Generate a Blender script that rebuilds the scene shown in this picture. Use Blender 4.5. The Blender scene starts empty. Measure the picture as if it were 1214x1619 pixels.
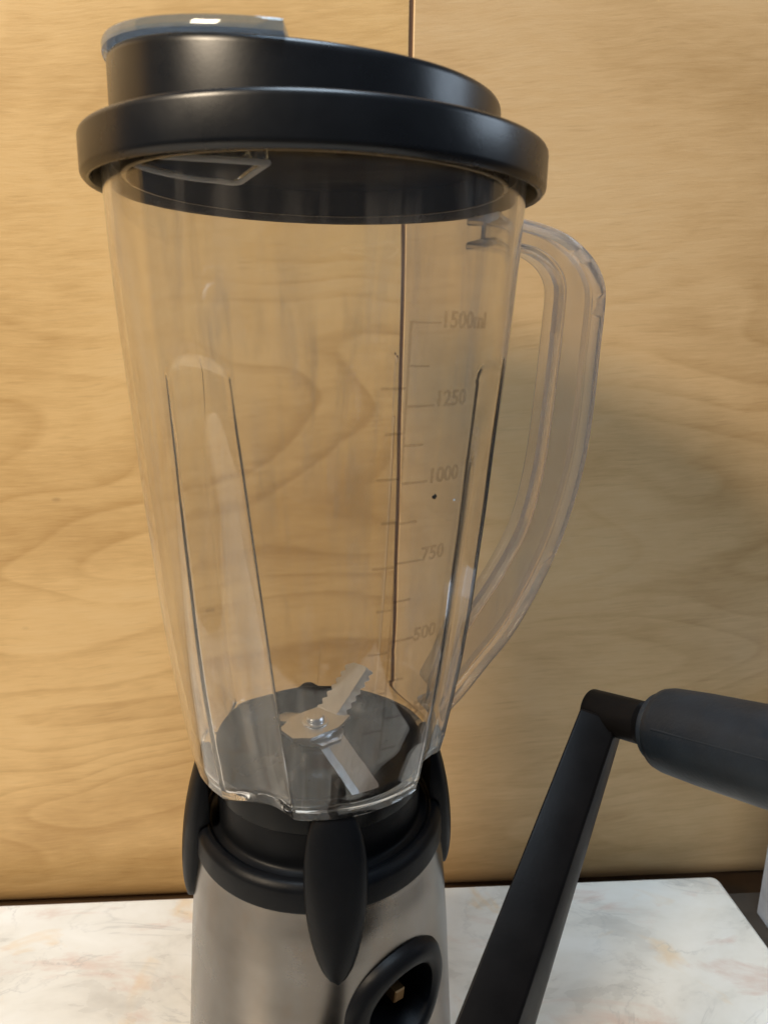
import bpy, bmesh, math, random
from mathutils import Vector, Matrix, Quaternion
random.seed(7)
sc = bpy.context.scene
COL = sc.collection
H = 0.335                      # camera height above the counter; shapes below are written relative to eye level
R = math.radians

# ------------------------------------------------------------------ camera, light, exposure
cd = bpy.data.cameras.new('camera'); cam = bpy.data.objects.new('camera', cd); COL.objects.link(cam); sc.camera = cam
PITCH, ROLL, CX, CD = R(14.49), R(0.73), 0.02438, 0.26
cam.matrix_world = Matrix.Translation((CX, -CD, H)) @ Matrix.Rotation(R(90) - PITCH, 4, 'X') @ Matrix.Rotation(ROLL, 4, 'Z')
cd.sensor_fit = 'VERTICAL'; cd.sensor_height = 5.886; cd.sensor_width = 5.886 * 767 / 1024; cd.lens = 4.25
cd.clip_start = 0.01; cd.clip_end = 50
cd.dof.use_dof = True; cd.dof.focus_distance = 0.305; cd.dof.aperture_fstop = 2.8

w = bpy.data.worlds.new('World'); sc.world = w; w.use_nodes = True
bg = w.node_tree.nodes['Background']; bg.inputs[0].default_value = (0.62, 0.70, 0.85, 1); bg.inputs[1].default_value = 0.10

def area(name, loc, target, sx, sy, power, color, spread=180):
    l = bpy.data.lights.new(name, 'AREA'); l.shape = 'RECTANGLE'; l.size = sx; l.size_y = sy; l.energy = power; l.color = color
    l.spread = R(spread)
    o = bpy.data.objects.new(name, l); COL.objects.link(o); o.location = loc
    o.rotation_euler = (Vector(target) - Vector(loc)).to_track_quat('-Z', 'Y').to_euler()
    return o
area('ceiling_lamp', (0.0, -0.30, 1.85), (0.0, -0.05, 0.2), 0.60, 0.85, 28, (0.68, 0.84, 1.0))
area('warm_lamp', (-1.15, -0.95, 1.35), (0.05, 0.08, 0.25), 0.42, 0.36, 36, (1.0, 0.82, 0.60))
area('window_light', (1.9, 0.02, 1.15), (0.05, 0.0, 0.30), 0.8, 0.6, 10.0, (0.70, 0.84, 1.0))

sc.view_settings.view_transform = 'Standard'; sc.view_settings.look = 'None'
sc.view_settings.exposure = 0.0; sc.view_settings.gamma = 1.0
sc.view_settings.use_curve_mapping = False
sc.render.engine = 'CYCLES'
cy = sc.cycles
cy.max_bounces = 18; cy.transmission_bounces = 16; cy.glossy_bounces = 6; cy.diffuse_bounces = 3; cy.transparent_max_bounces = 16
cy.caustics_reflective = True; cy.caustics_refractive = True; cy.blur_glossy = 0.6
cy.sample_clamp_indirect = 6.0
cy.use_adaptive_sampling = True; cy.adaptive_threshold = 0.02
cy.use_denoising = True
try: cy.denoiser = 'OPENIMAGEDENOISE'
except Exception: pass

# ------------------------------------------------------------------ node helpers
class NT:
    def __init__(self, name):
        self.m = bpy.data.materials.new(name); self.m.use_nodes = True
        self.t = self.m.node_tree; self.t.nodes.clear()
        self.out = self.t.nodes.new('ShaderNodeOutputMaterial')
    def n(self, typ, **kw):
        nd = self.t.nodes.new('ShaderNode' + typ)
        for k, v in kw.items():
            if k.startswith('_'): setattr(nd, k[1:], v)
            else:
                key = k.replace('__', ' ')
                nd.inputs[int(key[1:]) if key[0] == 'i' and key[1:].isdigit() else key].default_value = v
        return nd
    def l(self, a, b): self.t.links.new(a, b)
    def surf(self, s): self.l(s, self.out.inputs[0])
    def coord(self, scale=(1, 1, 1), rot=(0, 0, 0), loc=(0, 0, 0)):
        c = self.n('TexCoord'); mp = self.n('Mapping'); mp.inputs['Scale'].default_value = scale
        mp.inputs['Rotation'].default_value = rot; mp.inputs['Location'].default_value = loc
        self.l(c.outputs['Object'], mp.inputs[0]); return mp.outputs[0]
    def noise(self, vec, scale, detail=4, rough=.55, dist=0):
        nd = self.n('TexNoise', Scale=scale, Detail=detail, Roughness=rough, Distortion=dist); self.l(vec, nd.inputs['Vector']); return nd.outputs[0]
    def ramp(self, fac, stops, interp='LINEAR'):
        nd = self.n('ValToRGB'); cr = nd.color_ramp; cr.interpolation = interp
        while len(cr.elements) > 1: cr.elements.remove(cr.elements[-1])
        for i, (p, c) in enumerate(stops):
            e = cr.elements[0] if i == 0 else cr.elements.new(p)
            e.position = p; e.color = c if len(c) == 4 else (*c, 1)
        self.l(fac, nd.inputs[0]); return nd.outputs[0]
    def mix(self, fac, a, b, mode='MIX'):
        nd = self.n('Mix'); nd.data_type = 'RGBA'; nd.blend_type = mode
        for s, v in ((nd.inputs[0], fac), (nd.inputs[6], a), (nd.inputs[7], b)):
            if hasattr(v, 'links'): self.l(v, s)
            else: s.default_value = v if not isinstance(v, tuple) or len(v) == 4 else (*v, 1)
        return nd.outputs[2]
    def math(self, op, a, b=0.0, clamp=False):
        nd = self.n('Math'); nd.operation = op; nd.use_clamp = clamp
        for s, v in ((nd.inputs[0], a), (nd.inputs[1], b)):
            if hasattr(v, 'links'): self.l(v, s)
            else: s.default_value = v
        return nd.outputs[0]
    def bump(self, h, strength, dist):
        nd = self.n('Bump', Strength=strength, Distance=dist); self.l(h, nd.inputs['Height']); return nd.outputs[0]
    def principled(self, **kw):
        return self.n('BsdfPrincipled', **kw)

def link(nt, v, sock):
    if hasattr(v, 'links'): nt.l(v, sock)
    else: sock.default_value = v

def mat_wood(name, seed, dark, mid, light):
    t = NT(name)
    base = t.coord(loc=(seed * 3.1, seed, seed * 1.7), rot=(0, R(5), 0))
    # slow waviness of the grain
    def warp(sc_, amt):
        wv = t.n('TexNoise', Scale=sc_, Detail=2.0, Roughness=.5); t.l(base, wv.inputs['Vector'])
        vm = t.n('VectorMath'); vm.operation = 'MULTIPLY_ADD'
        t.l(wv.outputs['Color'], vm.inputs[0]); vm.inputs[1].default_value = amt; t.l(base, vm.inputs[2]); return vm.outputs[0]
    wstrong = warp(6.0, (0.05, 0.05, 0.05)); warped = warp(9.0, (0.02, 0.02, 0.014))
    def scaled(s, v=None):
        mp = t.n('Mapping'); mp.inputs['Scale'].default_value = s; t.l(v if v is not None else warped, mp.inputs[0]); return mp.outputs[0]
    big = t.noise(scaled((2.6, 1, 9), wstrong), 1.0, 1.5, .45)          # cathedral field
    bands = t.math('FRACT', t.math('MULTIPLY', big, 18.0))
    bands = t.ramp(bands, [(0.0, (.10,) * 3), (.60, (.28,) * 3), (.90, (1, 1, 1)), (1.0, (.10,) * 3)])
    amp = t.ramp(t.noise(scaled((3, 1, 5), wstrong), 1.0, 2, .5), [(0.36, (.15,) * 3), (0.64, (1, 1, 1))])
    bands = t.math('MULTIPLY', bands, amp)
    fine = t.noise(scaled((34, 1, 300)), 1.0, 5, .68)
    pores = t.noise(scaled((75, 1, 800)), 1.0, 3, .65)
    blot = t.noise(t.coord(scale=(4, 1, 7), loc=(seed, 0, 0)), 1.0, 5, .6)
    f = t.math('ADD', t.math('MULTIPLY', fine, 0.17), t.math('MULTIPLY', blot, 0.70))
    f = t.math('SUBTRACT', f, t.math('MULTIPLY', bands, 0.112))
    f = t.math('ADD', f, t.math('MULTIPLY', pores, 0.11))
    c = t.ramp(f, [(0.34, dark), (0.50, mid), (0.68, light)])
    dash = t.ramp(t.noise(scaled((48, 1, 640)), 1.0, 2, .5), [(.60, (0, 0, 0)), (.74, (1, 1, 1))])
    c = t.mix(t.math('MULTIPLY', dash, .14), c, (.26, .14, .05))
    # dark pin knots and specks
    vo = t.n('TexVoronoi', Scale=1.0); vo.feature = 'F1'
    mp = t.n('Mapping'); mp.inputs['Scale'].default_value = (9, 1, 16); t.l(warped, mp.inputs[0]); t.l(mp.outputs[0], vo.inputs['Vector'])
    sp = t.ramp(vo.outputs['Distance'], [(0.0, (1, 1, 1)), (0.018, (0.7, 0.7, 0.7)), (0.034, (0, 0, 0))])
    c = t.mix(t.math('MULTIPLY', sp, 0.45), c, (0.10, 0.045, 0.018))
    b = t.principled(Roughness=.42, IOR=1.45)
    t.l(c, b.inputs['Base Color'])
    t.l(t.ramp(fine, [(0.3, (.36,) * 3), (.7, (.50,) * 3)]), b.inputs['Roughness'])
    t.l(t.bump(t.math('ADD', t.math('MULTIPLY', pores, .8), fine), 0.13, 0.0006), b.inputs['Normal'])
    t.surf(b.outputs[0]); return t.m

def mat_marble():
    t = NT('marble')
    v = t.coord()
    ws = t.coord(scale=(1, 1.9, 1), rot=(0, 0, R(-18)))
    cloud = t.noise(ws, 14, 5, .6, .4)
    c = t.ramp(cloud, [(.30, (.46, .435, .39)), (.48, (.63, .605, .545)), (.70, (.70, .685, .64))])
    pk = t.ramp(t.noise(t.coord(scale=(1, 2.6, 1), rot=(0, 0, R(-14)), loc=(.31, .12, 0)), 15, 6, .62, .5), [(.56, (0, 0, 0)), (.66, (1, 1, 1))])
    c = t.mix(t.math('MULTIPLY', pk, .62), c, (.54, .40, .335))
    oc = t.ramp(t.noise(t.coord(loc=(1.3, .2, 0)), 17, 4, .6, 1.2), [(.60, (0, 0, 0)), (.70, (1, 1, 1))])
    c = t.mix(t.math('MULTIPLY', oc, .55), c, (.62, .45, .26))
    gn = t.ramp(t.noise(t.coord(loc=(2.3, 4.2, 0)), 19, 3, .6, .3), [(.66, (0, 0, 0)), (.74, (1, 1, 1))])
    c = t.mix(t.math('MULTIPLY', gn, .5), c, (.50, .49, .42))
    # thin veins : ridge of a distorted noise
    vn = t.noise(t.coord(scale=(1, 2.0, 1), rot=(0, 0, R(-25)), loc=(.7, .9, 0)), 9, 6, .62, .9)
    ridge = t.math('ABSOLUTE', t.math('SUBTRACT', vn, .5))
    vein = t.ramp(ridge, [(0, (1, 1, 1)), (.008, (.3, .3, .3)), (.022, (0, 0, 0))])
    part = t.ramp(t.noise(v, 22, 2, .5), [(.42, (0, 0, 0)), (.62, (1, 1, 1))])
    c = t.mix(t.math('MULTIPLY', t.math('MULTIPLY', vein, part), .42), c, (.30, .29, .28))
    fl = t.ramp(t.noise(t.coord(scale=(60, 150, 1), rot=(0, 0, R(-10))), 1, 3, .6), [(.70, (0, 0, 0)), (.80, (1, 1, 1))])
    c = t.mix(t.math('MULTIPLY', fl, .35), c, (.40, .37, .35))
    b = t.principled(Roughness=.38, IOR=1.5); t.l(c, b.inputs['Base Color'])
    t.l(t.ramp(cloud, [(.3, (.22,) * 3), (.7, (.40,) * 3)]), b.inputs['Roughness'])
    t.l(t.bump(t.noise(v, 160, 3), .08, .0006), b.inputs['Normal'])
    t.surf(b.outputs[0]); return t.m

def mat_black(name, col, rough, bump=.10, scale=900, dust=.0, spec=.5):
    t = NT(name); v = t.coord()
    c = t.ramp(t.noise(v, 60, 5, .6), [(.3, tuple(x * .8 for x in col)), (.7, tuple(x * 1.35 for x in col))])
    if dust:
        d = t.ramp(t.noise(v, 420, 4, .7), [(.62, (0, 0, 0)), (.74, (1, 1, 1))])
        c = t.mix(t.math('MULTIPLY', d, dust), c, (.16, .16, .17))
    b = t.principled(Roughness=rough, IOR=1.46); b.inputs['Specular IOR Level'].default_value = spec; t.l(c, b.inputs['Base Color'])
    t.l(t.ramp(t.noise(v, 45, 4, .6), [(.3, (rough * .86,) * 3), (.7, (min(1, rough * 1.2),) * 3)]), b.inputs['Roughness'])
    t.l(t.bump(t.noise(v, scale, 2), bump, .0004), b.inputs['Normal'])
    t.surf(b.outputs[0]); return t.m

def mat_steel(name, rough, brushed, stain, k=1.0, cool=0.0):
    t = NT(name); v = t.coord()
    st = t.noise(t.coord(scale=(90, 90, 1100) if brushed == 'h' else (60, 60, 60)), 1, 3, .6)
    cl = t.noise(v, 38, 5, .62)
    c = t.ramp(cl, [(.3, (.30 * k, (.268 + .04 * cool) * k, (.236 + .085 * cool) * k)), (.7, (.40 * k, (.368 + .04 * cool) * k, (.335 + .085 * cool) * k))])
    sp = t.ramp(t.noise(t.coord(loc=(.4, .9, 2.2)), 70, 3, .55), [(.62, (0, 0, 0)), (.80, (1, 1, 1))])
    c = t.mix(t.math('MULTIPLY', sp, stain), c, (.20, .15, .11))
    run = t.ramp(t.noise(t.coord(scale=(70, 70, 10), loc=(.3, .2, .1)), 1, 4, .6), [(.46, (0, 0, 0)), (.70, (1, 1, 1))])
    c = t.mix(t.math('MULTIPLY', run, stain * .7), c, (.22, .165, .12))
    b = t.principled(Metallic=1.0, Roughness=rough); t.l(c, b.inputs['Base Color'])
    r = t.math('ADD', t.math('MULTIPLY', cl, .12), t.math('MULTIPLY', st, .02))
    t.l(t.math('ADD', r, rough - .08), b.inputs['Roughness'])
    t.surf(b.outputs[0]); return t.m

def mat_clear(name, tint, rough, haze, haze_col, streak):
    """transparent moulded plastic with a film of streaks and fine scratches"""
    t = NT(name)
    g = t.n('BsdfGlass', Roughness=rough, IOR=1.50); g.inputs['Color'].default_value = (*tint, 1)
    d = t.n('BsdfDiffuse'); d.inputs[0].default_value = (*haze_col, 1)
    tr = t.n('BsdfTranslucent'); tr.inputs[0].default_value = (*haze_col, 1)
    ms = t.n('MixShader'); ms.inputs[0].default_value = .5; t.l(d.outputs[0], ms.inputs[1]); t.l(tr.outputs[0], ms.inputs[2])
    m2 = t.n('MixShader'); t.l(g.outputs[0], m2.inputs[1]); t.l(ms.outputs[0], m2.inputs[2])
    if streak:
        s = t.noise(t.coord(scale=(85, 85, 9)), 1, 4, .6, .6)
        big = t.noise(t.coord(loc=(.2, .1, .7), scale=(22, 22, 14)), 1, 3, .55)
        f = t.math('MULTIPLY', t.ramp(s, [(.48, (0, 0, 0)), (.66, (1, 1, 1))]), t.ramp(big, [(.42, (.08,) * 3), (.62, (1, 1, 1))]))
        t.l(t.math('MULTIPLY_ADD', f, haze * 5.4 if haze < .1 else haze * .6), m2.inputs[0]); t.t.nodes[-1].inputs[2].default_value = haze * .6
        if haze < .1: t.l(t.bump(t.noise(t.coord(scale=(40, 40, 12)), 1, 2), .05, .0015), g.inputs['Normal'])
    else: m2.inputs[0].default_value = haze
    t.surf(m2.outputs[0]); return t.m

def mat_plain(name, col, rough=.5, metal=0.0, scale=80):
    t = NT(name); v = t.coord()
    c = t.ramp(t.noise(v, scale, 4, .6), [(.3, tuple(x * .86 for x in col)), (.7, tuple(min(1, x * 1.1) for x in col))])
    b = t.principled(Roughness=rough, Metallic=metal); t.l(c, b.inputs['Base Color']); t.surf(b.outputs[0]); return t.m

def mat_print():
    t = NT('moulded_marking')
    a = t.n('BsdfTransparent'); a.inputs[0].default_value = (.93, .92, .91, 1)
    d = t.n('BsdfDiffuse'); nz = t.noise(t.coord(), 300, 3); t.l(t.ramp(nz, [(.3, (.13, .11, .11)), (.7, (.24, .21, .21))]), d.inputs[0])
    m = t.n('MixShader'); m.inputs[0].default_value = .030
    t.l(a.outputs[0], m.inputs[1]); t.l(d.outputs[0], m.inputs[2]); t.surf(m.outputs[0]); return t.m

M = dict(
    wood_l=mat_wood('birch_honey', 1.0, (.50, .30, .112), (.70, .46, .20), (.78, .55, .275)),
    wood_r=mat_wood('birch_pale', 4.3, (.48, .30, .130), (.64, .43, .215), (.72, .52, .29)),
    wood_dark=mat_plain('dark_seam', (.15, .088, .045), .8),
    filler=mat_plain('brightener_brown', (.20, .11, .055), .7),  # for the strip added to lighten the panel seam
    marble=mat_marble(),
    black=mat_black('black_plastic', (.0045, .005, .0062), .42, dust=.02, spec=.16),
    lidblack=mat_black('lid_plastic', (.0050, .0062, .0085), .28, .025, spec=.5),
    lidinside=mat_black('lid_inside', (.006, .0065, .0075), .7, .2, 500, spec=.12),
    rubber=mat_black('grip_rubber', (.0075, .0118, .0178), .40, .25, 700, dust=.06, spec=.42),
    painted=mat_black('crank_paint', (.0045, .004, .004), .36, .06, spec=.10),
    steel=mat_steel('brushed_steel', .27, 'h', .45, .62),
    blade=mat_steel('blade_steel', .36, '', .2, 2.0, 1.0),
    clear=mat_clear('clear_jar', (.958, .958, .955), .0, .036, (.74, .72, .69), True),
    handle=mat_clear('clear_handle', (.97, .965, .96), .12, .22, (.80, .76, .73), True),
    cap=mat_clear('clear_cap', (.78, .82, .86), .06, .10, (.50, .54, .58), False),
    tube=mat_clear('clear_tube', (.93, .95, .97), .05, .05, (.75, .78, .80), False),
    rim=mat_clear('painted_lit_rim', (.95, .97, .98), .3, .85, (.95, .97, .98), False),  # near-white stands in for overhead light caught by the tube edge
    mark=mat_print(),
    dish=mat_black('glossy_dish', (.004, .0045, .005), .24, .03, 300, spec=.18),
    hole=mat_plain('dark_void', (.006, .006, .006), .7),
    brass=mat_plain('dull_brass', (.20, .11, .04), .5, .6),
    white=mat_plain('white_card', (.72, .78, .88), .6),
    bench=mat_plain('dark_bench', (.045, .030, .018), .6),
)

# ------------------------------------------------------------------ mesh helpers
def obj(name, verts, faces, mat, parent=None, smooth=True, sharp=None, lift=True, origin=None):
    o0 = Vector(origin) if origin is not None else Vector((0, 0, 0))
    vs = [Vector(v) + Vector((0, 0, H if lift else 0)) - o0 for v in verts]
    me = bpy.data.meshes.new(name); me.from_pydata([tuple(v) for v in vs], [], [tuple(f) for f in faces]); me.validate(); me.update()
    bm = bmesh.new(); bm.from_mesh(me); bmesh.ops.recalc_face_normals(bm, faces=bm.faces)
    if sharp is not None:
        for e in bm.edges:
            if len(e.link_faces) == 2 and e.calc_face_angle(0) > sharp: e.smooth = False
    for f in bm.faces: f.smooth = smooth
    bm.to_mesh(me); bm.free()
    me.materials.append(M[mat])
    o = bpy.data.objects.new(name, me); COL.objects.link(o)
    if parent is not None: o.parent = parent
    return o

def bevel(o, width, seg=3, angle=35):
    m = o.modifiers.new('bevel', 'BEVEL'); m.width = width; m.segments = seg; m.limit_method = 'ANGLE'; m.angle_limit = R(angle)
    m.harden_normals = False
    return o

def empty(name, loc, label, cat):
    o = bpy.data.objects.new(name, None); COL.objects.link(o); o.location = loc; o.empty_display_size = .05
    o['label'] = label; o['category'] = cat; return o

def lathe(profile, n=128, f=None, closed=True):
    """profile: list of (r,z); closed ring profile or open with caps at r=0"""
    vs, fs = [], []; k = len(profile)
    for i in range(n):
        a = 2 * math.pi * i / n
        for (r, z) in profile:
            rr = max(r, 1e-5); p = Vector((rr * math.cos(a), rr * math.sin(a), z))
            vs.append(f(p, a) if f else p)
    for i in range(n):
        j = (i + 1) % n
        for q in range(k if closed else k - 1):
            q2 = (q + 1) % k
            fs.append((i * k + q, j * k + q, j * k + q2, i * k + q2))
    return vs, fs

def rounded(profile, rad, seg=4):
    """round the corners of a closed (r,z) profile; rad is a list or number"""
    out = []; k = len(profile)
    for i, p in enumerate(profile):
        r_ = rad[i] if isinstance(rad, (list, tuple)) else rad
        if r_ <= 0: out.append(p); continue
        p0, p1, p2 = Vector(profile[i - 1]), Vector(p), Vector(profile[(i + 1) % k])
        a, b = (p0 - p1), (p2 - p1); la, lb = a.length, b.length
        d = min(r_, la * .45, lb * .45); A, B = p1 + a / la * d, p1 + b / lb * d
        for s in range(seg + 1):
            t = s / seg; q = A * (1 - t) ** 2 + p1 * 2 * t * (1 - t) + B * t * t
            out.append((q.x, q.y))
    return out

def tube(p0, p1, prof, n=48):
    """solid of revolution about the segment p0->p1; prof = [(t along in metres, radius)] from end to end, capped"""
    p0, p1 = Vector(p0), Vector(p1); ax = (p1 - p0).normalized()
    u = ax.orthogonal().normalized(); v = ax.cross(u)
    vs, fs = [], []; k = len(prof)
    for t, r in prof:
        for i in range(n):
            a = 2 * math.pi * i / n
            vs.append(p0 + ax * t + (u * math.cos(a) + v * math.sin(a)) * max(r, 1e-5))
    for q in range(k - 1):
        for i in range(n):
            j = (i + 1) % n; fs.append((q * n + i, q * n + j, (q + 1) * n + j, (q + 1) * n + i))
    fs.append(tuple(range(n))); fs.append(tuple((k - 1) * n + i for i in range(n)))
    return vs, fs

def lerp_table(tab, x):
    if x >= tab[0][0]: return tab[0][1]
    for (a, b), (c, d) in zip(tab, tab[1:]):
        if x >= c: return b + (d - b) * (a - x) / (a - c)
    return tab[-1][1]

def smooth_table(tab, x):     # monotone-ish smooth interpolation (Catmull-Rom), tab in descending x
    k = len(tab)
    if x >= tab[0][0]: return tab[0][1]
    if x <= tab[-1][0]: return tab[-1][1]
    for i in range(k - 1):
        if tab[i][0] >= x >= tab[i + 1][0]:
            p0, p1, p2, p3 = tab[max(i - 1, 0)][1], tab[i][1], tab[i + 1][1], tab[min(i + 2, k - 1)][1]
            t = (tab[i][0] - x) / (tab[i][0] - tab[i + 1][0])
            return .5 * (2 * p1 + (p2 - p0) * t + (2 * p0 - 5 * p1 + 4 * p2 - p3) * t * t + (3 * p1 - p0 - 3 * p2 + p3) * t ** 3)

LEAN = 0.009                  # the jar sits a touch crooked on its base
def lean(p):
    p = Vector(p); return Vector((p.x + LEAN * (p.z + .165), p.y, p.z - LEAN * p.x))
def leaned(vs): return [lean(v) for v in vs]
sstep = lambda a, b, x: (lambda t: t * t * (3 - 2 * t))(min(1, max(0, (x - a) / (b - a))))

# ------------------------------------------------------------------ setting
U = Vector((0.99743, 0.07159, 0)); NRM = Vector((-U.y, U.x, 0)); CORNER = Vector((0.2361, 0.1337, 0)); SIDE = Vector((0.10, -0.995, 0)).normalized()
ZT = -0.335
# marble counter : a polygon with a rounded far right corner
def counter():
    c = CORNER; rad = .006
    ring = [c + SIDE * .43 - U * 1.15, c + SIDE * .43]
    for s in range(7):
        t = s / 6; A, B = c + SIDE * rad, c - U * rad
        ring.append(A * (1 - t) ** 2 + c * 2 * t * (1 - t) + B * t * t)
    ring.append(c - U * 1.15)
    n = len(ring); vs = [(p.x, p.y, ZT) for p in ring] + [(p.x, p.y, ZT - .028) for p in ring]
    fs = [tuple(range(n)), tuple(range(n, 2 * n))] + [(i, (i + 1) % n, n + (i + 1) % n, n + i) for i in range(n)]
    o = obj('countertop', vs, fs, 'marble', smooth=True, sharp=R(30)); o['kind'] = 'structure'; bevel(o, .0022, 3, 40)
    return o
counter()
def slab_box(name, a, b, z0, z1, depth, mat, parent=None, bev=0.0008):
    """upright board whose face runs from a to b (plan) and goes back by depth"""
    vs = []
    for z in (z0, z1):
        for p in (a, b, b + NRM * depth, a + NRM * depth): vs.append((p.x, p.y, z))
    o = obj(name, vs, [(0, 1, 2, 3), (4, 5, 6, 7), (0, 1, 5, 4), (1, 2, 6, 5), (2, 3, 7, 6), (3, 0, 4, 7)], mat, parent, smooth=False)
    if bev: bevel(o, bev, 2)
    return o
WF = CORNER + NRM * 0.020                       # wall face starts 20 mm behind the slab
seam_u = (Vector((0.0344, 0.1393, 0)) - WF).dot(U)
wall = slab_box('wall', WF - U * 1.25 + NRM * .010, WF + U * .55 + NRM * .010, -.48, .42, .02, 'wood_dark', bev=0); wall['kind'] = 'structure'
def board(a, b, depth, mat):
    prof = [(0, .419), (depth, .419), (depth, ZT - .0205)]
    for i in range(9):
        t = R(90) * i / 8; prof.append((.0085 - .0085 * math.sin(t), ZT - .0045 - .0160 * math.cos(t)))
    k = len(prof); vs = []
    for e in (a, b):
        for (d, z) in prof: p = e + NRM * d; vs.append((p.x, p.y, z))
    fs = [tuple(range(k)), tuple(range(k, 2 * k))] + [(i, (i + 1) % k, k + (i + 1) % k, k + i) for i in range(k)]
    return bevel(obj('panel', vs, fs, mat, wall, smooth=True, sharp=R(35)), .0006, 2, 50)
board(WF - U * 1.25, WF + U * (seam_u - .0010), .0096, 'wood_l')
board(WF + U * (seam_u + .0010) - NRM * .0005, WF + U * .55 - NRM * .0005, .0101, 'wood_r')
sm = WF + U * seam_u
slab_box('seam_brightener', sm - U * .0009 + NRM * .0016, sm + U * .0009 + NRM * .0016, -.352, .418, .007, 'filler', wall, 0)  # brown strip added inside the deep gap to keep it from going black
b0 = WF - U * 1.25 + SIDE * .96
bench = slab_box('bench', b0, b0 + U * 1.8, -.48, ZT - .0285, .955, 'bench', bev=0); bench['kind'] = 'structure'

# ------------------------------------------------------------------ white carton past the right end of the counter
CB = Vector((0.2668, 0.1345, ZT - .0283))
carton = empty('carton', tuple(CB + Vector((0, 0, H))), 'pale white carton at the right edge of the picture beyond the marble slab', 'carton')
def white_carton():
    d1 = Vector((.06, -.99, 0)).normalized(); d2 = Vector((.99, .06, 0)).normalized(); lean_ = Vector((.0, .0, .14))
    def panel(name, o, a, la, b, lb):
        n = a.cross(b).normalized() * .0012
        q = [o, o + a * la, o + a * la + b * lb, o + b * lb]; vs = q + [p + n for p in q]
        bevel(obj(name, vs, [(0, 1, 2, 3), (4, 5, 6, 7), (0, 1, 5, 4), (1, 2, 6, 5), (2, 3, 7, 6), (3, 0, 4, 7)], 'white', carton, smooth=False, origin=carton.location), .0003, 2)
    upv = lean_.normalized(); L = lean_.length
    panel('side_panel', CB, d1, .09, upv, L)
    panel('end_panel', CB + d1 * .0905, d2, .05, upv, L)
    panel('top_flap', CB + upv * (L + .0006), d1, .09, d2, .05)
white_carton()

# ------------------------------------------------------------------ blender
blender = empty('blender', (0, 0, 0), 'tall jug blender with clear jar, black lid and steel base on the marble slab', 'blender')

JAR = [(.045, .0668), (.02, .0659), (.0, .0648), (-.02, .0633), (-.04, .0617), (-.06, .0602), (-.08, .0584), (-.1, .0566), (-.12, .0543), (-.14, .0514), (-.155, .0490), (-.162, .0474)]
FL = [-112, -22, 79, 158]
def wrapdeg(d): return (d + 180) % 360 - 180
FTOP = -.0085
def fl_k(z): return min(1, max(0, (FTOP - z) / (.162 + FTOP)))
def fl_hw(z): return 9.5 + 7.5 * fl_k(z)
def fl_c(z): return -5.5 * (1 - fl_k(z))
def flute(adeg, z):
    if z >= FTOP: return 0.0
    k = fl_k(z); hw = fl_hw(z); g = sstep(0, .045, FTOP - z); dep = .0007 + .0014 * g + .0035 * k ** .9; ex = .42 + .46 * g
    for c in FL:
        d = wrapdeg(adeg - (c + fl_c(z)))
        if abs(d) < hw:
            q = d / hw; zb = FTOP - .006 * (1 - math.sqrt(max(0, 1 - q * q)))     # rounded upper end
            return dep * math.sin(math.pi * ((q + 1) / 2) ** 1.15) ** ex * sstep(0, .0045, zb - z)
    return 0.0
FN, GN = 34, 86                    # columns per flute and per land between flutes
def jar_angles(z):
    out = []; hw, cc = fl_hw(z), fl_c(z)
    for i, c in enumerate(FL):
        a0, a1 = c + cc - hw, c + cc + hw; nx = FL[(i + 1) % 4] + (360 if i == 3 else 0) + cc - hw
        for q in range(FN): out.append(a0 + (a1 - a0) * (1 - math.cos(math.pi * q / FN)) / 2)
        for q in range(GN): out.append(a1 + (nx - a1) * q / GN)
    return out
def jar_r(adeg, z): return smooth_table(JAR, z) - flute(adeg, z)
def build_jar():
    n = 4 * (FN + GN); zs = []; z = .0440
    while z > -.1605: zs.append(z); z -= .0014
    zs.append(-.1612)
    th = .0023; rows = []                                     # (z, radius function)
    for zz in zs: rows.append((zz, lambda ad, zz=zz: jar_r(ad, zz)))
    rows.append((-.1624, lambda ad: jar_r(ad, -.1612) - .0012)); rows.append((-.1626, lambda ad: .0405)); rows.append((-.1612, lambda ad: .0405))
    for zz in reversed([q for q in zs if q > -.1598]):
        rows.append((zz, lambda ad, zz=zz: jar_r(ad, zz) - th - .0008 * sstep(-.1565, -.1605, zz)))
    k = len(rows); cols = []
    for zz, fr in rows: cols.append([(fr(ad), ad, zz) for ad in jar_angles(zz)])
    vs, fs = [], []
    for i in range(n):
        for q in range(k):
            r, ad, zz = cols[q][i]; vs.append(lean((r * math.cos(R(ad)), r * math.sin(R(ad)), zz)))
    for i in range(n):
        j = (i + 1) % n
        for q in range(k):
            q2 = (q + 1) % k; fs.append((i * k + q, j * k + q, j * k + q2, i * k + q2))
    return obj('jar', vs, fs, 'clear', blender, smooth=True, sharp=R(28))
jar = build_jar()
jar['label'] = 'clear plastic jar with inward flutes and moulded volume scale'

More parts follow.
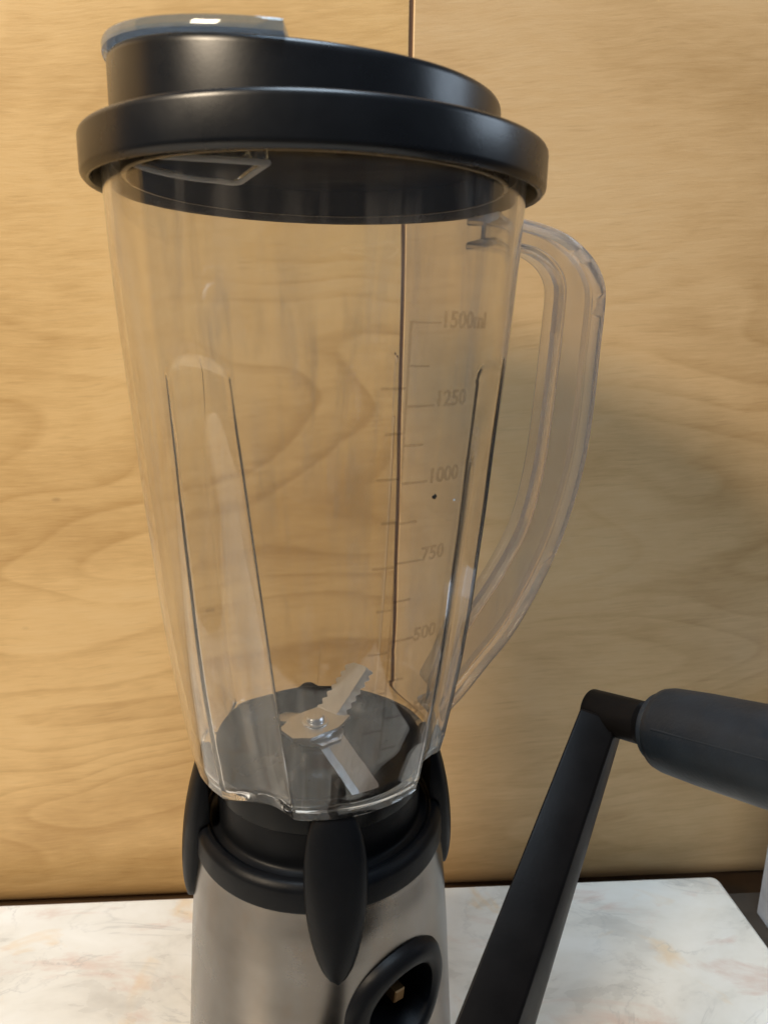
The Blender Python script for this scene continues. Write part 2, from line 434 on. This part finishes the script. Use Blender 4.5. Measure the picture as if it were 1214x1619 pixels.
# handle : an I-section bent along the jar, radial plane at 25 degrees
OUT = [(.0655, .0382), (.0774, .0374), (.0895, .0356), (.1002, .0323), (.11, .0262), (.1162, .0190), (.1187, .0105), (.1184, -.011), (.1175, -.039), (.1144, -.0629), (.1048, -.0937), (.0878, -.1241), (.073, -.1404), (.0590, -.1545), (.0505, -.1585)]
INN = [(.0655, .0270), (.0783, .0262), (.0850, .0248), (.0914, .0215), (.0957, .0165), (.097, .0105), (.0967, .002), (.0962, -.0100), (.0950, -.0327), (.0926, -.0580), (.0872, -.0803), (.0764, -.0999), (.0640, -.1170), (.0570, -.1300), (.0512, -.1440)]
def catmull(P, m):
    out = []
    for i in range(len(P) - 1):
        p = [Vector(P[max(i - 1, 0)]), Vector(P[i]), Vector(P[i + 1]), Vector(P[min(i + 2, len(P) - 1)])]
        for s in range(m):
            t = s / m
            out.append(.5 * (2 * p[1] + (p[2] - p[0]) * t + (2 * p[0] - 5 * p[1] + 4 * p[2] - p[3]) * t * t + (3 * p[1] - p[0] - 3 * p[2] + p[3]) * t ** 3))
    out.append(Vector(P[-1])); return out
def build_handle():
    ph = R(25.3); er = Vector((math.cos(ph), math.sin(ph), 0)); tn = Vector((-math.sin(ph), math.cos(ph), 0))
    O, I = catmull(OUT, 5), catmull(INN, 5); k = len(O); vs, fs = [], []
    for q in range(k):
        o, i = O[q], I[q]; d = (i - o); L = d.length; d = d / L
        tk = .0026; s = q / (k - 1)
        w_ = .0062 + .0055 * sstep(.075, 0, s) + .003 * sstep(.93, 1, s); wb = .0014
        # I-section, tip edges rounded a little
        sec = [(0, -w_ + .0008), (0, w_ - .0008), (.0007, w_), (tk - .0007, w_), (tk, w_ - .0008), (tk + .0006, wb),
               (L - tk - .0006, wb), (L - tk, w_ - .0008), (L - tk + .0007, w_), (L - .0007, w_), (L, w_ - .0008), (L, -w_ + .0008),
               (L - .0007, -w_), (L - tk + .0007, -w_), (L - tk, -w_ + .0008), (L - tk - .0006, -wb), (tk + .0006, -wb), (tk, -w_ + .0008), (tk - .0007, -w_), (.0007, -w_)]
        for (a, b) in sec:
            p2 = o + d * a; vs.append(lean(er * p2.x + tn * b + Vector((0, 0, p2.y))))
    m = 20
    for q in range(k - 1):
        for a in range(m):
            b = (a + 1) % m; fs.append((q * m + a, q * m + b, (q + 1) * m + b, (q + 1) * m + a))
    fs.append(tuple(range(m))); fs.append(tuple((k - 1) * m + a for a in range(m)))
    return obj('handle', vs, fs, 'handle', jar, smooth=True, sharp=R(40))
build_handle()

# moulded scale
def on_jar(adeg, z, up):
    r = jar_r(adeg, z) + up; a = R(adeg); return lean((r * math.cos(a), r * math.sin(a), z))
def strip(name, a0, a1, z0, z1, up=.00035, n=6, m=1):
    """thin raised strip on the outside of the jar"""
    vs, fs = [], []
    for lvl in (-.0002, up):
        for i in range(n + 1):
            for j in range(m + 1): vs.append(on_jar(a0 + (a1 - a0) * i / n, z0 + (z1 - z0) * j / m, lvl))
    N = (n + 1) * (m + 1); W = m + 1
    for b in (0, N):
        for i in range(n):
            for j in range(m): fs.append((b + i * W + j, b + (i + 1) * W + j, b + (i + 1) * W + j + 1, b + i * W + j + 1))
    for i in range(n):
        for j in (0, m):
            fs.append((i * W + j, (i + 1) * W + j, N + (i + 1) * W + j, N + i * W + j))
    for j in range(m):
        for i in (0, n):
            fs.append((i * W + j, i * W + j + 1, N + i * W + j + 1, N + i * W + j))
    return obj(name, vs, fs, 'mark', jar, smooth=False)
strip('scale_line', -63.3, -62.7, -.138, .0005, n=1, m=60)
ticks = [0.0, -.0115, -.0225, -.0335, -.0445, -.0565, -.0690, -.0815, -.0950, -.1090, -.1230, -.1350]
for i, z in enumerate(ticks):
    strip('tick_mark', -62.5, -54.5 if i % 2 == 0 else -57.0, z - .00035, z + .00035, n=6)
for i, z in enumerate([-.0175, -.0300, -.0430, -.0560, -.0700, -.0840, -.0985, -.1130, -.1270]):
    strip('tick_mark', -70.0 if i % 2 == 0 else -68.0, -63.5, z - .00035, z + .00035, n=6)
def numeral(text, adeg, z, size):
    c = bpy.data.curves.new('numeral', 'FONT'); c.body = text; c.size = size; c.extrude = .00018; c.offset = .00012; c.resolution_u = 3
    tmp = bpy.data.objects.new('tmp', c); COL.objects.link(tmp)
    dg = bpy.context.evaluated_depsgraph_get(); me = bpy.data.meshes.new_from_object(tmp.evaluated_get(dg))
    bpy.data.objects.remove(tmp)
    bm = bmesh.new(); bm.from_mesh(me); bmesh.ops.subdivide_edges(bm, edges=[e for e in bm.edges if e.calc_length() > size * .25], cuts=2)
    r0 = jar_r(adeg, z)
    for v in bm.verts:
        p = on_jar(adeg + math.degrees(v.co.x / r0), z + v.co.y, .00015 + v.co.z); v.co = p + Vector((0, 0, H))
    bm.to_mesh(me); bm.free(); me.materials.append(M['mark']); me.name = 'volume_numeral'
    o = bpy.data.objects.new('volume_numeral', me); COL.objects.link(o); o.parent = jar
    o['label'] = 'moulded volume marking reading ' + text
for txt, z in (('1500ml', -.0022), ('1250', -.0238), ('1000', -.0462), ('750', -.0706), ('500', -.0975), ('250', -.1255)):
    numeral(txt, -54.5, z + .001, .0064)
# dark chip in the wall, and a glint painted as a white speck
def chip_glint(a, z, s, mat):
    vs = [on_jar(a, z, .0003)]; n = 9
    for i in range(n):
        t = 2 * math.pi * i / n; q = s * random.uniform(.6, 1.15)
        vs.append(on_jar(a + math.degrees(q * math.cos(t) / .06), z + q * math.sin(t) * .8, .00008))
    obj('chip_glint', vs, [(0, 1 + i, 1 + (i + 1) % n) for i in range(n)], mat, jar, smooth=False)
chip_glint(-51.3, -.0497, .0013, 'hole'); chip_glint(-42.9, -.0520, .0006, 'white')

# ---- lid
def build_lid():
    prof = [(.0, .0500), (.0592, .0500), (.0592, .0405), (.0612, .0405), (.0612, .0455), (.0648, .0455), (.0685, .0452), (.0700, .0392), (.0712, .0386), (.0727, .0402), (.0727, .0518), (.0640, .0520), (.0610, .0520), (.0, .0520)]
    rr = [0, .0006, .0005, .0005, .0004, 0, .0004, .0005, .0008, .0010, .0020, 0, .0, 0]
    pr = rounded(prof, rr, 4)
    vs, fs = lathe(pr, 160)
    o = obj('lid', leaned(vs), fs, 'lidblack', blender, smooth=True, sharp=R(38))
    o.data.materials.append(M['lidinside'])               # coarse moulded finish inside the plug
    for f in o.data.polygons:
        r = math.hypot(f.center.x - .0018, f.center.y)
        if r < .0600 and f.center.z - H < .0506: f.material_index = 1
    return o
lid = build_lid(); lid['label'] = 'black plastic lid with slanted crown'
CR = .0604; CC = Vector((-.0030, 0, 0))
def crown_z(x): return .0650 + .0082 * (max(0, .0330 - x) / .09) ** 2
def build_crown():
    n = 160; vs, fs = [], []
    rings = [(1.0, 'b', 0), (1.0, 't', -.0024), (.997, 't', -.0012), (.990, 't', -.0005), (.978, 't', -.0001), (.955, 't', 0), (.8, 't', 0), (.6, 't', 0), (.35, 't', 0), (.1, 't', 0)]
    for (f, wh, dz) in rings:
        for i in range(n):
            a = 2 * math.pi * i / n; x, y = CR * f * math.cos(a), CR * f * math.sin(a)
            # the low end is blunter and softer
            soft = 1.0
            z = .0512 if wh == 'b' else crown_z(x) + dz * soft
            vs.append(lean((x + CC.x, y, z)))
    for q in range(len(rings) - 1):
        for i in range(n):
            j = (i + 1) % n; fs.append((q * n + i, q * n + j, (q + 1) * n + j, (q + 1) * n + i))
    fs.append(tuple(range(n))); fs.append(tuple((len(rings) - 1) * n + i for i in range(n)))
    return obj('crown', vs, fs, 'lidblack', lid, smooth=True, sharp=R(38))
build_crown()
def d_shape(x_end, r, cx, n=40):
    """plan outline: arc of radius r about cx on the left, straight cut at x_end on the right"""
    a0 = math.acos(max(-1, min(1, (x_end - cx) / r))); pts = []
    for i in range(n + 1):
        a = a0 + (2 * math.pi - 2 * a0) * i / n; pts.append(Vector((cx + r * math.cos(a), r * math.sin(a))))
    return pts
def build_cap():
    pts = d_shape(-.0030, CR + .0010, CC.x, 64); n = len(pts)
    vs = []
    lv = [(0.0, 1.0), (.0022, 1.0), (.0028, .992), (.0030, .975), (.0030, .5)]
    c = Vector((-.032, 0))
    for dz, f in lv:
        for p in pts:
            q = c + (p - c) * f; vs.append(lean((q.x, q.y, crown_z(q.x - CC.x) + .0003 + dz)))
    fs = [tuple(range(n)), tuple(4 * n + i for i in range(n))]
    for k in range(len(lv) - 1):
        for i in range(n): j = (i + 1) % n; fs.append((k * n + i, k * n + j, (k + 1) * n + j, (k + 1) * n + i))
    return obj('filler_cap', vs, fs, 'cap', lid, smooth=True, sharp=R(38))
cap = build_cap(); cap['label'] = 'clear plastic filler cap on the high side of the lid'
def build_spout():
    # clear D-shaped tube hanging below the lid
    th = .0016; vs, fs = [], []
    P = [(-.0122, -.0275), (-.0262, .0042), (-.0340, .0035), (-.0420, -.0010), (-.0485, -.0085), (-.0525, -.0185), (-.0532, -.0270), (-.0505, -.0330), (-.0420, -.0335), (-.0280, -.0310)]
    P = [Vector(p) for p in P]
    pts = []
    k = len(P)
    for i in range(k):
        p0, p1, p2, p3 = P[i - 1], P[i], P[(i + 1) % k], P[(i + 2) % k]
        for s in range(6):
            t = s / 6
            if i in (0, 8, 9): pts.append(p1 + (p2 - p1) * t)
            else: pts.append(.5 * (2 * p1 + (p2 - p0) * t + (2 * p0 - 5 * p1 + 4 * p2 - p3) * t * t + (3 * p1 - p0 - 3 * p2 + p3) * t ** 3))
    c = sum(pts, Vector((0, 0))) / len(pts); n = len(pts)
    for (ins, z) in ((0, .0499), (0, .0446), (th * .5, .0440), (th, .0446), (th, .0499)):
        for p in pts:
            d = (p - c); q = p - d.normalized() * ins; vs.append(lean((q.x, q.y, z)))
    for a in range(5):
        b = (a + 1) % 5
        for i in range(n): j = (i + 1) % n; fs.append((a * n + i, a * n + j, b * n + j, b * n + i))
    obj('filler_tube', vs, fs, 'tube', lid, smooth=True, sharp=R(38))
    vs, fs = [], []; m = 8; rr = .0009               # bead round the mouth, whitened to paint its edge as lit
    for i in range(n):
        tg = (pts[(i + 1) % n] - pts[i - 1]).normalized(); nr = Vector((-tg.y, tg.x))
        for a in range(m):
            w_ = 2 * math.pi * a / m; q = pts[i] + nr * (rr * math.cos(w_)); vs.append(lean((q.x, q.y, .0437 + rr * math.sin(w_))))
    for i in range(n):
        j = (i + 1) % n
        for a in range(m): b = (a + 1) % m; fs.append((i * m + a, j * m + a, j * m + b, i * m + b))
    return obj('tube_lit_edge', vs, fs, 'rim', lid, smooth=True)
build_spout()

# ---- blade unit
def build_cup():
    prof = [(.0, -.1575), (.0085, -.1575), (.0110, -.1585), (.0165, -.1650), (.0270, -.1690), (.0345, -.1672), (.0385, -.1605), (.0395, -.1578), (.0404, -.1575), (.0404, -.1725), (.0, -.1725)]
    vs, fs = lathe(rounded(prof, [0, .001, .002, .003, .003, .003, .001, .0004, .0004, 0, 0], 3), 128)
    return obj('blade_holder', leaned(vs), fs, 'dish', blender, smooth=True, sharp=R(38))
cup = build_cup()
def plate(name, pts, zf, th, mat, parent):
    """flat or bent sheet: outline pts (x,y), height function zf(x,y)"""
    n = len(pts); vs = [(p[0], p[1], zf(p)) for p in pts] + [(p[0], p[1], zf(p) - th) for p in pts]
    fs = [tuple(range(n)), tuple(range(n, 2 * n))] + [(i, (i + 1) % n, n + (i + 1) % n, n + i) for i in range(n)]
    return obj(name, leaned(vs), fs, mat, parent, smooth=False)
HX, HY, HZ = -.0016, .0003, -.1520
def blade(az, length, width, rise, z0, start, serr, hub_w):
    """blade strip leaving the hub at azimuth az; root plate flat, then bent up or down; serrated long edges"""
    a = R(az); d = Vector((math.cos(a), math.sin(a), 0)); s = Vector((-d.y, d.x, 0)); org = Vector((HX, HY, z0))
    n = 56; L = []
    for i in range(n + 1):
        t = i / n; x = start + length * t
        wv = serr * math.sin(t * math.pi * 2 * 7.0)
        endf = math.sqrt(max(0, 1 - max(0, (t - .90) / .10) ** 2)) * .35 + .65
        hwid = width * .5 * endf
        up = rise * t
        bx = x if rise == 0 else start + math.sqrt(max(0, length ** 2 - rise ** 2)) * t
        P0 = org + d * bx + Vector((0, 0, up))
        L.append((P0 + s * (hwid + wv), P0 - s * (hwid * .52), P0 - s * (hwid - wv * .8) - Vector((0, 0, .0009))))
    th = Vector((0, 0, .0011)); vs = []; fs = []
    for i in range(n + 1): vs += [L[i][0], L[i][1], L[i][2], L[i][2] - th * .12, L[i][0] - th]
    for i in range(n):
        b, c = 5 * i, 5 * (i + 1)
        for q in range(5): q2 = (q + 1) % 5; fs.append((b + q, b + q2, c + q2, c + q))
    fs += [tuple(range(5)), tuple(5 * n + q for q in range(5))]
    return obj('blade', leaned(vs), fs, 'blade', hub, smooth=False)
def hexplate(name, az, la, wa, z, parent):
    a = R(az); d = Vector((math.cos(a), math.sin(a))); s = Vector((-d.y, d.x)); o = Vector((HX, HY))
    sh = [(la, wa * .42), (la, -wa * .55), (la * .35, -wa), (-la * .6, -wa), (-la, -wa * .5), (-la, wa * .5), (-la * .35, wa), (la * .6, wa)]
    pts = []
    for i, q in enumerate(sh):          # nibbled edges
        q2 = sh[(i + 1) % len(sh)]
        for k in range(4):
            t = k / 4; p = o + d * (q[0] + (q2[0] - q[0]) * t) + s * (q[1] + (q2[1] - q[1]) * t)
            jit = Vector((random.uniform(-1, 1), random.uniform(-1, 1))) * (.00025 if k else 0); pts.append((p.x + jit.x, p.y + jit.y))
    return plate(name, pts, lambda p: z, .0012, 'blade', parent)
def build_hub():
    vs, fs = tube((HX, HY, -.1600), (HX, HY, -.1500), [(0, .0085), (.0035, .0085), (.0038, .0080), (.0066, .0080)], 48)
    return obj('blade_hub', leaned(vs), fs, 'blade', blender, smooth=True, sharp=R(38))
hub = build_hub(); hub['label'] = 'steel blade hub with bent blades'
hexplate('upper_blade_plate', 40, .0135, .0088, HZ, hub)
hexplate('lower_blade_plate', -52, .0125, .0085, HZ - .0026, hub)
blade(55, .0245, .0125, .0125, HZ - .0001, .0090, .0008, .01)
blade(-48, .0250, .0115, -.0115, HZ - .0027, .0100, 0.0, .01)
blade(132, .0160, .0110, -.0052, HZ - .0027, .0100, 0.0, .01)
vs, fs = tube((HX, HY, HZ - .0002), (HX, HY, HZ + .01), [(0, .0052), (.0006, .0052), (.0009, .0047), (.0009, .0040)], 40)
obj('washer', leaned(vs), fs, 'blade', hub, smooth=True, sharp=R(38))
vs, fs = tube((HX, HY, HZ + .0005), (HX, HY, HZ + .01), [(0, .0036), (.0016, .0036), (.0022, .0031), (.0023, .002)], 40)
obj('rivet', leaned(vs), fs, 'blade', hub, smooth=True, sharp=R(38))

# ---- base
BODY = [(-.190, .0462), (-.196, .0482), (-.20, .0487), (-.21, .0500), (-.22, .0510), (-.24, .0526), (-.26, .0539), (-.28, .0552), (-.30, .0565), (-.318, .0576)]
SAZ = R(-50); SE = Vector((math.cos(SAZ), math.sin(SAZ), 0)); ST = Vector((-SE.y, SE.x, 0)); SC = SE * .0505 + Vector((0, 0, -.2440)); SR = .0245
def build_body():
    n = 220; zs = [-.192 - i * .0018 for i in range(71)]; zs[-1] = -.318; k = len(zs); vs, fs = [], []
    for z in zs:
        r = smooth_table(BODY, z)
        for i in range(n):
            a = 2 * math.pi * i / n; vs.append(Vector((r * math.cos(a), r * math.sin(a), z)))
    for q in range(k - 1):
        for i in range(n):
            j = (i + 1) % n; f = (q * n + i, q * n + j, (q + 1) * n + j, (q + 1) * n + i)
            c = sum((vs[x] for x in f), Vector()) / 4; rel = c - SC
            if rel.dot(SE) > -.02 and (rel - SE * rel.dot(SE)).length < SR - .004: continue   # opening for the socket
            fs.append(f)
    return obj('housing', vs, fs, 'steel', blender, smooth=True)
body = build_body(); body['label'] = 'stained brushed steel motor housing'
vs, fs = lathe(rounded([(.0560, -.3165), (.0590, -.3175), (.0600, -.334), (.0575, -.335), (.0, -.335), (.0, -.3165)], .0012, 3), 96)
obj('foot_ring', vs, fs, 'black', body, smooth=True, sharp=R(38))
def build_collar():
    prof = [(.0, -.1735), (.0380, -.1735), (.0390, -.1728), (.0398, -.1728), (.0400, -.1872), (.0432, -.1884), (.0440, -.1868), (.0466, -.1868), (.0486, -.1890), (.0492, -.1975), (.0470, -.1990), (.0, -.1990)]
    vs, fs = lathe(rounded(prof, [0, .0002, .0002, .0005, .0016, .0008, .0008, .0016, .0012, .0007, 0, 0], 4), 160)
    return obj('collar', vs, fs, 'black', body, smooth=True, sharp=R(45))
build_collar()
FIN_R = [(-.158, .0452), (-.165, .0480), (-.175, .0507), (-.185, .0527), (-.195, .0540), (-.205, .0547), (-.215, .0546), (-.2235, .0536)]
FIN_W = [(-.158, .0022), (-.160, .0050), (-.165, .0075), (-.172, .0094), (-.180, .0104), (-.188, .0105), (-.198, .0099), (-.207, .0085), (-.214, .0067), (-.219, .0048), (-.2222, .0029), (-.2233, .0015), (-.2237, .0003)]
FIN_E = [(-.158, .0440), (-.168, .0462), (-.178, .0482), (-.188, .0497), (-.198, .0506), (-.208, .0514), (-.224, .0526)]
def build_fin(azdeg):
    n, m = 40, 16; vs, fs = [], []; a0 = R(azdeg)
    for lay in (0, 1):
        for i in range(n + 1):
            t = i / n; t = t + .06 * math.sin(2 * math.pi * t) * -.5
            z = -.158 - .0656 * t; w_ = max(.0003, smooth_table(FIN_W, z) * 1.13); ro = smooth_table(FIN_R, z)
            rin = .0440 if z > -.186 else smooth_table(BODY, z) - .0008
            if -.186 >= z > -.196: rin = .0478
            for j in range(m + 1):
                s = -1 + 2 * j / m; a = a0 + s * w_ / ro
                edge = smooth_table(FIN_E, z)
                r = rin if lay else edge + (max(ro - edge, .0005)) * (1 - abs(s) ** 2.6) ** .8
                vs.append((r * math.cos(a), r * math.sin(a), z))
    N = (n + 1) * (m + 1); W = m + 1
    for b in (0, N):
        for i in range(n):
            for j in range(m): fs.append((b + i * W + j, b + (i + 1) * W + j, b + (i + 1) * W + j + 1, b + i * W + j + 1))
    for i in range(n):
        for j in (0, m): fs.append((i * W + j, (i + 1) * W + j, N + (i + 1) * W + j, N + i * W + j))
    for j in range(m):
        for i in (0, n): fs.append((i * W + j, i * W + j + 1, N + i * W + j + 1, N + i * W + j))
    return obj('locking_fin', vs, fs, 'black', body, smooth=True, sharp=R(50))
for az in (-78.5, 11.5, 101.5, 191.5): build_fin(az)

# socket in the housing
def build_socket():
    n = 72; prof = [(-.016, .0146), (.0004, .0154), (.0017, .0166), (.0022, .0188), (.0015, .0216), (-.0008, .0234), (-.006, .0240), (-.016, .0240)]
    vs, fs = [], []; k = len(prof)
    for i in range(n):
        a = 2 * math.pi * i / n; rad = ST * math.cos(a) + Vector((0, 0, 1)) * math.sin(a)
        for (h, r) in prof:
            # outside of the bezel follows the curve of the housing
            drop = (r * math.cos(a)) ** 2 / (2 * .055) if h > -.012 else 0
            vs.append(SC + SE * (h - drop + .0032) + rad * r)
    for i in range(n):
        j = (i + 1) % n
        for q in range(k): q2 = (q + 1) % k; fs.append((i * k + q, j * k + q, j * k + q2, i * k + q2))
    s = obj('socket', vs, fs, 'black', body, smooth=True, sharp=R(45))
    vs, fs = tube(SC - SE * .0148, SC, [(0, .0170), (.001, .0170)], 48)
    obj('socket_back', vs, fs, 'hole', s, smooth=False)
    vs, fs = tube(SC - SE * .0137 + ST * .0035 + Vector((0, 0, -.0045)), SC + ST * .0035 + Vector((0, 0, -.0045)), [(0, .0034), (.0095, .0034), (.0100, .0028)], 4)
    obj('drive_stub', vs, fs, 'brass', s, smooth=False)
build_socket()

# ------------------------------------------------------------------ hand crank
FPX = 1169.0
def from_view(px, py, depth):
    """world point (eye-level z) seen at a photo pixel, at the given depth; used once to lay out the crank's own corners"""
    u, v = px - 607, py - 809.5; c, s = math.cos(ROLL), math.sin(ROLL)
    u, v = c * u + s * v, -s * u + c * v
    x, y, z = u / FPX * depth, depth, -v / FPX * depth
    c, s = math.cos(PITCH), math.sin(PITCH)
    return Vector((CX + x, -CD + y * c + z * s, -y * s + z * c))
T0, B0_ = from_view(945, 1125, .29), from_view(768, 1619, .235)
HUB = T0 + (B0_ - T0) * 1.45
crank = empty('hand_crank', tuple(HUB + Vector((0, 0, H))), 'black hand crank with rubber grip standing in front of the blender base at right', 'crank')
CO = crank.location
G0, G1 = from_view(1038, 1149, .277), from_view(1240, 1202, .236)
GD = (G1 - G0).normalized()
def build_arm():
    fl_t, fr_t, rr_t = from_view(917, 1118, .288), from_view(977, 1141, .2875), from_view(984, 1156, .298)
    fl_b, fr_b, rr_b = from_view(717, 1619, .2345), from_view(818, 1619, .2335), from_view(848, 1619, .2450)
    k = 1.42
    fl_b, fr_b, rr_b = fl_t + (fl_b - fl_t) * k, fr_t + (fr_b - fr_t) * k, rr_t + (rr_b - rr_t) * k
    bl_t, bl_b = fl_t + (rr_t - fr_t), fl_b + (rr_b - fr_b)
    vs = [fl_t, fr_t, rr_t, bl_t, fl_b, fr_b, rr_b, bl_b]
    fs = [(0, 1, 2, 3), (4, 5, 6, 7), (0, 1, 5, 4), (1, 2, 6, 5), (2, 3, 7, 6), (3, 0, 4, 7)]
    o = obj('arm', vs, fs, 'painted', crank, smooth=False, origin=CO); bevel(o, .0011, 3)
    for p in o.data.polygons: p.use_smooth = True
    return o
build_arm()
# pin : boss across the arm top and a slimmer shaft into the grip
PA = from_view(934, 1121, .300)
vs, fs = tube(PA, PA + (G0 - PA), [(0, .0070), (.0006, .0082), ((G0 - PA).length * .80, .0082), ((G0 - PA).length * .84, .0068), ((G0 - PA).length + .004, .0068)], 40)
obj('pin', vs, fs, 'painted', crank, smooth=True, sharp=R(38), origin=CO)
prof = [(.0, .0085), (.0, .0120), (.0004, .0126), (.0022, .0127), (.0028, .0124), (.0030, .0136), (.0040, .0148), (.0070, .0155), (.02, .0161), (.045, .0165), (.07, .0165), (.090, .0160), (.094, .0148), (.095, .012)]
vs, fs = tube(G0, G1, prof, 64)
grip = obj('grip', vs, fs, 'rubber', crank, smooth=True, sharp=R(45), origin=CO); grip['label'] = 'thick rubber grip at the end of the crank'
# mould line along the grip
ax = GD; up = Vector((0, 0, 1)); side = (up - ax * up.dot(ax)).normalized(); toward = ax.cross(side)
if toward.y > 0: toward = -toward
nrm = (side * .34 + toward * .94).normalized(); tg = ax.cross(nrm)
vs = []
for t, r in ((.009, .0156), (.02, .0160), (.045, .0164), (.07, .0164), (.089, .0159)):
    vs += [G0 + ax * t + nrm * r + tg * .0005, G0 + ax * t + nrm * (r + .00028), G0 + ax * t + nrm * r - tg * .0005]
fs = []
for i in range(4):
    for a in (0, 1): fs.append((i * 3 + a, i * 3 + a + 1, i * 3 + a + 4, i * 3 + a + 3))
obj('mould_line', vs, fs, 'rubber', grip, smooth=True, origin=CO)
# hub and axle below the picture, running into the front of the housing
vs, fs = tube(HUB + GD * .008, HUB - GD, [(0, .012), (.001, .0135), (.015, .0135), (.016, .0065), (.075, .0065)], 40)
obj('axle', vs, fs, 'painted', crank, smooth=True, sharp=R(38), origin=CO)
